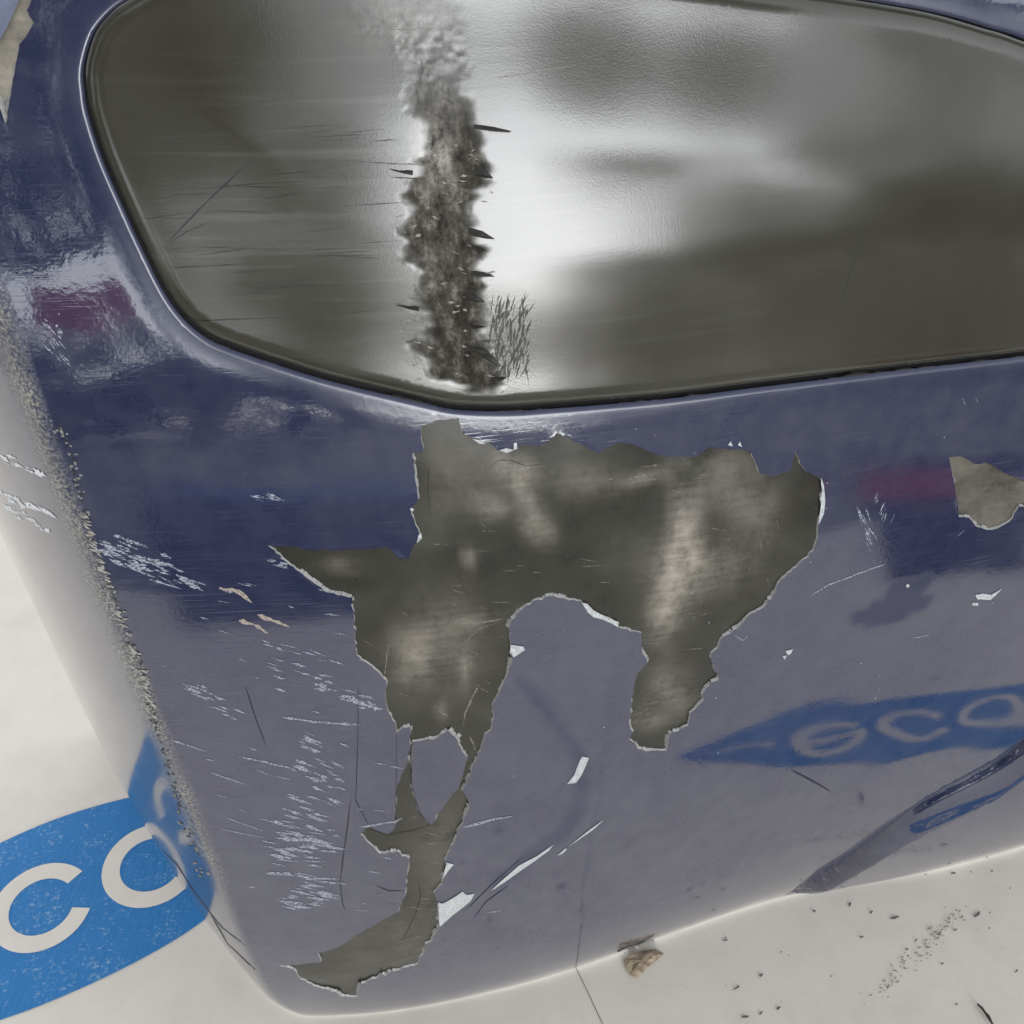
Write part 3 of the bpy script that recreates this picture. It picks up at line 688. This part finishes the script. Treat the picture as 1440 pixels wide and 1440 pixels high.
# crumbs of torn paint along the corner crease
CRX = catmull([(83,590),(100,640),(112,690),(128,755),(150,815),(175,880),(200,945),(216,1010),(238,1085),(262,1165),(292,1240)], False, 14)
def crumbs(n, mat, name, t0, t1, spread, sx_, sy_, seed):
    r = np.random.default_rng(seed); P_ = []; D = []
    for _ in range(n):
        t = r.uniform(t0, t1); i = int(t*(len(CRX)-2)); c_ = CRX[i]+(CRX[i+1]-CRX[i])*r.uniform()+np.array([r.normal()*spread, r.normal()*2]); ang = math.radians(18+r.normal()*14); P_.append(c_)
        m_ = r.integers(5, 8); D.append([(math.cos(ang)*x-math.sin(ang)*y, math.sin(ang)*x+math.cos(ang)*y) for x, y in [(sx_*.75*r.uniform(.3, 1)*math.cos(k*6.283/m_), sy_*r.uniform(.3, 1)*math.sin(k*6.283/m_)) for k in range(m_)]])
    flat = []; idx = []
    for c_, d_ in zip(P_, D): flat.append(c_); flat += [c_+np.array(x) for x in d_]; idx.append(len(d_))
    q_ = hit(flat, base); V = world(q_[:, 0], q_[:, 1], base(q_[:, 0], q_[:, 1])+.0002); vs, fs, k = [], [], 0
    Nm = (N-A*.5); Nm /= np.linalg.norm(Nm)
    for m_ in idx:
        b_ = len(vs); h_ = r.uniform(.0001, .0004); vs.append(V[k]+Nm*h_); vs += [V[k+1+j]+Nm*r.uniform(0, h_) for j in range(m_)]; k += m_+1
        fs += [(b_, b_+1+(j+1) % m_, b_+1+j) for j in range(m_)]
    o = mesh_obj(name, vs, fs, mat, bumper); o['kind'] = 'stuff'; return o
CREAM = simple("torn_cream_primer", (.38, .365, .32), .7, 900, .3); DARKC = simple("torn_dark_plastic", (.03, .033, .04), .6, 900, .4)
crumbs(170, DARKC, "torn_plastic_crumbs", .0, .95, 2.6, 4, 1.8, 11)
crumbs(80, CREAM, "torn_primer_crumbs", .24, .72, 2.4, 10, 1.8, 12); crumbs(120, simple("torn_grey_plastic", (.22, .22, .20), .7, 900, .3), "torn_grey_crumbs", .0, 1.0, 4.5, 5, 2.5, 13)

rs = np.random.default_rng(77); Wsub = lambda a, z: w_sub(a, z); sl_ = []
for (cx, cy, rx_, ry_, n_, ln_, an_) in ((900,675,40,14,12,26,-12),(965,800,40,90,26,34,-4),(620,900,70,90,26,14,30),(620,1180,40,60,18,14,2),(600,1275,14,16,8,18,4),(700,700,60,50,16,16,35),(1050,770,50,70,14,18,80),(560,1340,60,30,10,22,-20),(930,990,24,40,12,18,-25),(760,800,160,60,16,24,0)):
    for _ in range(n_):
        x_, y_ = cx+rs.normal()*rx_*.6, cy+rs.normal()*ry_*.6
        if pip(np.array([(x_, y_)]), np.array(PEEL_MAIN, float))[0]: sl_.append(dash(x_, y_, ln_*rs.uniform(.4, 1.5), rs.uniform(.5, 1.5), an_+rs.normal()*7, rs))
for p, w_ in (([(676,962),(664,985),(655,1005),(652,1024)], 3), ([(660,1035),(668,1052),(670,1062)], 3), ([(618,1002),(632,1010)], 5), ([(640,880),(675,878),(708,872)], 3.2), ([(655,905),(676,885),(706,876)], 1.6), ([(541,955),(545,920),(548,905)], 2.2)): sl_ += strip_polys(p, w_, w_*.7, 6, .3)
surf_polys("plastic_scuff_marks", sl_, gritty("pale_plastic_scuff", (.30, .28, .24), .38, .62), bumper, off=.00014, W=Wsub, kind="stuff")
sd_ = strip_polys([(590,1245),(592,1262),(586,1285),(574,1310),(560,1335)], 2.2, 1.2, 8, .2)+strip_polys([(520,1168),(545,1178),(580,1172),(608,1163)], 2.0, 1.2, 8, .2)+strip_polys([(690,660),(702,650),(720,650),(740,658),(765,655)], 1.6, 1, 8, .2)+strip_polys([(604,660),(602,690),(606,730)], 1.6, 1, 8, .2)
surf_polys("ridge_shadow_lines", sd_, gritty("ridge_shadow_tone", (.018, .017, .013), .3, .6), bumper, off=.00012, W=Wsub, kind="stuff")  # shadow lines at steps in the plastic, drawn as dark strips

# burrs of torn plastic standing up from the gouge, and small gouge pits
burr_m = simple("torn_black_plastic", (.028, .026, .022), .45, 500, .4)
for (x, y, dx, dy, h_) in ((664, 322, 28, 8, 10), (668, 381, 24, 2, 7), (660, 414, 20, 6, 9), (664, 460, 16, -4, 6), (668, 492, 22, 4, 8), (700, 536, 12, -6, 8), (572, 240, -26, -8, 7), (582, 434, -26, -9, 7), (684, 500, 20, 14, 7), (672, 235, 18, 10, 14), (668, 345, 12, 1, 6), (672, 176, 44, 4, 6)):
    sg_ = 7 if dx > 0 else -7; loop = [(x-sg_, y-h_*.5), (x+dx*.45, y+dy*.25-h_*.33), (x+dx, y+dy), (x+dx*.5, y+dy*.6+h_*.35), (x-sg_, y+h_*.5)]
    q_ = hit(loop, base); V = world(q_[:, 0], q_[:, 1], w_insert(q_[:, 0], q_[:, 1])+np.array([.0002, .0016, .0021, .0012, .0002])); c_ = V.mean(0)+N*.0014
    low = V - N*.0007
    vs = list(V)+[c_]+list(low); fs = [(5, (i+1) % 5, i) for i in range(5)]+[(i, (i+1) % 5, 6+(i+1) % 5, 6+i) for i in range(5)]
    mesh_obj("plastic_burr", vs, fs, burr_m, bumper)
# long scratches on the insert
Wi = lambda a, z: w_insert(a, z)
surf_polys("insert_scratches", strip_polys([(236,342),(265,312),(300,275),(340,235),(358,222)], 1.8)+strip_polys([(1184,424),(1192,395),(1200,360),(1208,325),(1212,303)], 0.9)
  + strip_polys([(237,345),(262,328),(290,315)], 1.5), CRACK, bumper, off=.00012, W=Wi, kind="stuff")
sp = []
for _ in range(120): sp += [dash(rng.uniform(690, 745), rng.uniform(415, 530), rng.uniform(8, 34), rng.uniform(1.2, 3.4), 104+rng.normal()*12)]
for _ in range(50): sp += [dash(rng.uniform(230, 570), rng.uniform(170, 460), rng.uniform(30, 110), rng.uniform(.7, 1.8), -3+rng.normal()*4)]
surf_polys("insert_gouge_marks", sp, burr_m, bumper, off=.00012, W=Wi, kind="stuff")
pl = []
for _ in range(60): pl += [dash(rng.uniform(560, 700), rng.uniform(190, 545), rng.uniform(4, 12), rng.uniform(1.5, 4), rng.uniform(-30, 30))]
for p in ([(540,42),(620,40)], [(700,108),(810,92)]): pl += strip_polys(p, 1.4)
surf_polys("pale_plastic_flecks", pl, simple("whitened_plastic", (.28, .26, .23), .6, 900, .4), bumper, off=.00025, W=Wi, kind="stuff")

# second panel end at the upper left corner
q_ = hit([(0, 52), (12, 30), (28, -6), (34, -40)], base); V0 = world(q_[:, 0], q_[:, 1], base(q_[:, 0], q_[:, 1])+.006)
V1 = V0-A*.06+N*.004; V2 = V0-N*.004-A*.002
mesh_obj("arch_flange", list(V0)+list(V1)+list(V2), [(i, i+1, 5+i, 4+i) for i in range(3)]+[(i+1, i, 8+i, 9+i) for i in range(3)], simple('greyed_flange_paint', (.10, .12, .19), .55, 200, .2), bumper)

# ------------------------------------------------------------------ dirt and litter on the banner
def ground_polys(name, polys, mat, dz, parent=None):
    vs, fs = [], []
    for p in polys:
        p = np.array(p); b_ = len(vs); zz_ = hb(p[:, 0], p[:, 1])+dz; vs += [(x, y, z) for (x, y), z in zip(p, zz_)]; fs.append(tuple(range(b_, b_+len(p))))
    return mesh_obj(name, vs, fs, mat, parent)
DIRT = simple("dark_grit", (.17, .16, .145), .9, 700, .5); DIRT2 = simple("brown_grit", (.33, .29, .23), .9, 700, .5)
def gspeck(x, y, s, r):
    n = int(r.integers(5, 9)); th0 = r.uniform(0, 6.28); el = r.uniform(1.2, 3.2); an = r.uniform(.2, .9)
    o = []
    for k in range(n):
        th = th0+k*6.283/n; rr = s*r.uniform(.35, 1.0); u_, v2_ = rr*el*math.cos(th), rr*math.sin(th); o.append((x+u_*math.cos(an)-v2_*math.sin(an), y+u_*math.sin(an)+v2_*math.cos(an)))
    return o
r = np.random.default_rng(21); specks, specks2 = [], []
def scatter(n, x0, x1, y0, y1, smin_, smax_):
    for _ in range(n):
        (specks if r.uniform() < .75 else specks2).append(gspeck(r.uniform(x0, x1), r.uniform(y0, y1), smin_*(smax_/smin_)**(r.uniform()**2.2), r))
scatter(520, .05, .75, .12, .46, .00015, .0010); scatter(420, -.1, .9, -.25, .30, .0003, .0028); scatter(90, -.5, .05, -.1, .42, .0002, .0009)
for (px_, py_) in ((1060,1260),(1070,1372),(1145,1282),(1195,1272),(1258,1290),(1392,1283),(1375,1285),(1275,1335),(1095,1418),(1070,1425),(1048,1430),(1225,1283),(1020,1322),(1035,1390),(1325,1355),(1345,1412),(1430,1365),(1395,1225),(1340,1228)):
    g_ = ground_hit([(px_, py_)])[0]; specks.append(gspeck(g_[0], g_[1], r.uniform(.0008, .0019), r))
for _ in range(130):
    t_ = r.uniform(); g_ = ground_hit([(1235+110*t_+r.normal()*9, 1395-110*t_+r.normal()*7)])[0]; specks2.append(gspeck(g_[0], g_[1], r.uniform(.0003, .0009), r))
d1 = ground_polys("dark_dirt_specks", specks, DIRT, .0011); tag(d1, "small dark grit specks scattered over the cream banner", "grit", kind="stuff")
d2 = ground_polys("brown_dirt_specks", specks2, DIRT2, .0012); tag(d2, "small brown grit specks scattered over the cream banner", "grit", kind="stuff")
lg = ground_hit([(790, 1290), (808, 1360), (847, 1438), (870, 1500)]); vec = (lg[2]-lg[1]); vec /= np.linalg.norm(vec); nv_ = np.array([-vec[1], vec[0]])
st = [lg[1]-vec*.02+vec*t_ + nv_*.0006*math.sin(t_*60) for t_ in np.linspace(0, .45, 60)]
fp = [[st[i]+nv_*.00022, st[i]-nv_*.00022, st[i+1]-nv_*.00022, st[i+1]+nv_*.00022] for i in range(59)]
ground_polys("fold_line", fp, simple("dark_fold", (.16, .15, .13), .9), .0009, ban)  # thin dark strip laid along the banner's fold
# smear of grey dirt
# dry leaf scrap
lf = empty("dry_leaf"); tag(lf, "crumpled tan scrap of dry leaf lying beside the bumper's lower edge", "leaf")
LP = ground_hit([(877,1352),(885,1344),(903,1338),(922,1336),(934,1342),(925,1350),(910,1362),(896,1376),(886,1372),(880,1362)])
cen = LP.mean(0); rl = np.random.default_rng(5); vs = [(x, y, .0010+rl.uniform(0, .0010)) for x, y in LP]; m1 = [(cen+(p-cen)*.55) for p in LP]; b_ = len(vs)
vs += [(x, y, .0015+rl.uniform(0, .0018)) for x, y in m1]; vs.append((cen[0], cen[1], .0026)); n_ = len(LP)
fs = [(i, (i+1) % n_, n_+(i+1) % n_, n_+i) for i in range(n_)]+[(n_+i, n_+(i+1) % n_, 2*n_) for i in range(n_)]
LEAFM = simple("dry_leaf_tan", (.40, .32, .22), .75, 260, .5); mesh_obj("leaf_blade", vs, fs, LEAFM, lf)
# twig
def tube(name, pts, rad, mat, parent=None, seg=6):
    pts = [np.array(p, float) for p in pts]; vs, fs = [], []
    for i, p in enumerate(pts):
        d_ = pts[min(i+1, len(pts)-1)]-pts[max(i-1, 0)]; d_ /= np.linalg.norm(d_)+1e-9; s_ = np.cross(d_, [0.1, .2, 1]); s_ /= np.linalg.norm(s_); t_ = np.cross(d_, s_); R_ = rad[i] if hasattr(rad, '__len__') else rad
        vs += [p+R_*(math.cos(k*2*math.pi/seg)*s_+math.sin(k*2*math.pi/seg)*t_) for k in range(seg)]
    for i in range(len(pts)-1): fs += [(i*seg+k, i*seg+(k+1) % seg, (i+1)*seg+(k+1) % seg, (i+1)*seg+k) for k in range(seg)]
    fs += [tuple(range(seg))[::-1], tuple(range((len(pts)-1)*seg, len(pts)*seg))]
    return mesh_obj(name, vs, fs, mat, parent, True)
tg = ground_hit([(1373,1414),(1379,1420),(1384,1426),(1388,1432),(1393,1440),(1399,1450)])
tw = tube("dark_twig", [(x, y, .0022+.0006*(i % 2)) for i, (x, y) in enumerate(tg)], [.0006, .0009, .0008, .0013, .0008, .0005], simple("bark_dark", (.06, .055, .045), .9)); tag(tw, "short dark twig on the banner at the lower right corner", "twig")

# ------------------------------------------------------------------ unseen things added behind the camera to shape the bumper's reflections
DARKM = simple("dark_slab", (.012, .013, .018), .8, 60); BLUT = simple("blue_edging", (.02, .10, .30), .7, 60); REDM = simple("added_red_cloth", (.35, .02, .04), .8, 60)
def slab(name, quad, z0, z1, mat, parent=None):
    n_ = len(quad); vs = [(x, y, z0) for x, y in quad]+[(x, y, z1) for x, y in quad]
    return mesh_obj(name, vs, [tuple(range(n_, 2*n_))]+[(i, (i+1) % n_, n_+(i+1) % n_, n_+i) for i in range(n_)], mat, parent)
q1 = reflect_ground([(225,700),(590,700),(570,850),(262,880)])[0]; q2 = reflect_ground([(1215,650),(1439,640),(1439,800),(1250,820)])[0]  # slabs added where the paint should mirror something dark
q3 = reflect_ground([(1205,672),(1345,668),(1345,712),(1210,712)])[0]; q4 = reflect_ground([(225,700),(590,700),(590,682),(225,682)])[0]
print("mats", q1.round(2).tolist(), q2.round(2).tolist(), q3.round(2).tolist())
mt1 = empty("added_dark_slab"); tag(mt1, "added dark slab with blue edging, makes the dark reflection left of the peeled patch", "mat")
slab("slab_pad", q1, .002, .012, DARKM, mt1); slab("slab_edging", q4, .002, .014, BLUT, mt1)
mt2 = empty("added_dark_slab"); tag(mt2, "added dark slab, makes the dark reflection round the small right peel", "mat"); slab("slab_pad", q2, .002, .012, DARKM, mt2)
rc = slab("added_red_cloth", q3, .013, .03, REDM); tag(rc, "added red cloth, makes the red reflection left of the small right peel", "cloth")  # invented to put a red streak into the paint's reflection
LEAFG = simple("tree_foliage", (.035, .05, .022), .7, 3, .4); BARK = simple("tree_bark", (.06, .05, .04), .9, 20)
def tree(az, dist, h0, h1, wid, lab, n_=1500, seed=1):  # unseen, added: crowns mask sun and sky in the bumper's reflections
    r_ = np.random.default_rng(seed); a_ = math.radians(az); bx, by = dist*math.sin(a_), -dist*math.cos(a_); n_ = int(n_*(1+(h1-h0)*wid/25))
    t_ = empty("tree", (bx, by, 0)); tag(t_, lab, "tree", "added trees behind the camera")
    tube("trunk", [(0, 0, -.05), (.08, 0, h0), (0, .1, (h0+h1)/2)], [.16, .12, .05], BARK, t_, 8)
    vs, fs = [], []; cl = [(r_.normal()*.5, r_.normal()*.45, r_.uniform(-.85, .85)) for _ in range(30)]
    for _ in range(n_):
        c_ = cl[r_.integers(30)]; p = np.array(c_)+r_.normal(size=3)*.22; p = p/max(1, np.linalg.norm(p)/1.05)
        p = np.array([p[0]*wid/2, p[1]*wid/2, (h0+h1)/2+p[2]*(h1-h0)/2]); s_ = r_.uniform(.7, 1.6)*math.sqrt(wid*(h1-h0)/n_)*1.7; u_ = r_.normal(size=3); u_ /= np.linalg.norm(u_); v3 = np.cross(u_, r_.normal(size=3)); v3 /= np.linalg.norm(v3)
        b_ = len(vs); vs += [p-u_*s_, p+v3*s_*.6, p+u_*s_, p-v3*s_*.6]; fs.append((b_, b_+1, b_+2, b_+3))
    mesh_obj("crown", vs, fs, LEAFG, t_)
def at_el(el, dist): return .5+dist*math.tan(math.radians(el))
ADDED_TREES = ((2, 7, 6, 33, 17, "dark tree mirrored in the insert left of the gouge"), (-3, 9, -3, 9, 24, "low spreading tree mirrored along the insert's lower left"), (55, 8, -3, 23, 36, "broad tree filling the right part of the insert's mirror image"), (84, 9, -3, 21, 30, "tree furthest to the right in the insert's mirror image"), (35, 9, 21, 26, 15, "slim tree with a high crown, mirrored right of the bright sky gap"), (-10, 8.5, 14, 46, 13, "narrow tall tree mirrored on the paint just left of the insert"), (42, 9, 33, 52, 27, "added tall tree, its high crown closes the sky gap at the top right"), (-26, 9, 15.5, 62, 43, "tall tree with a high crown, mirrored at the upper left of the paint"), (-24, 10, -3, 10, 34, "low bush mirrored left of the insert's lower corner"), (33, 9.5, -4, 11, 18, "added low bush, closes the bright sky gap from below"), (14, 8, -5, 3.0, 26, "broad low bush under the gouged part of the insert"), (-50, 9, -3, 24, 24, "added tree, darkens the reflection at the far left"), (-52, 10, 22, 52, 30, "added high crowned tree, darkens the reflection furthest to the left"))
for i, (az, dist, e0, e1, azw, lab) in enumerate(ADDED_TREES):
    tree(az, dist, max(.1, at_el(e0, dist)), at_el(e1, dist), 2*dist*math.tan(math.radians(azw/2)), lab, 1900, 30+i)
fl = empty("added_red_flag", (-1.9, -5.9, 0)); tag(fl, "added red flag on a pole, makes the dull red smear reflected in the paint", "flag")  # unseen; added for the red smear in the reflection
tube("pole", [(-.35, 0, 0), (-.35, 0, 2.2)], .02, BARK, fl)
mesh_obj("flag_cloth", [(-.33, .02*math.sin(k*1.3), 1.55+.45*(k % 2 == 99)) for k in range(1)]+[(-.33+.14*k, .04*math.sin(k*1.3), 1.60) for k in range(6)]+[(-.33+.14*k, .04*math.sin(k*1.3+.3), 2.0) for k in range(6)], [(1+k, 2+k, 8+k, 7+k) for k in range(5)], REDM, fl)
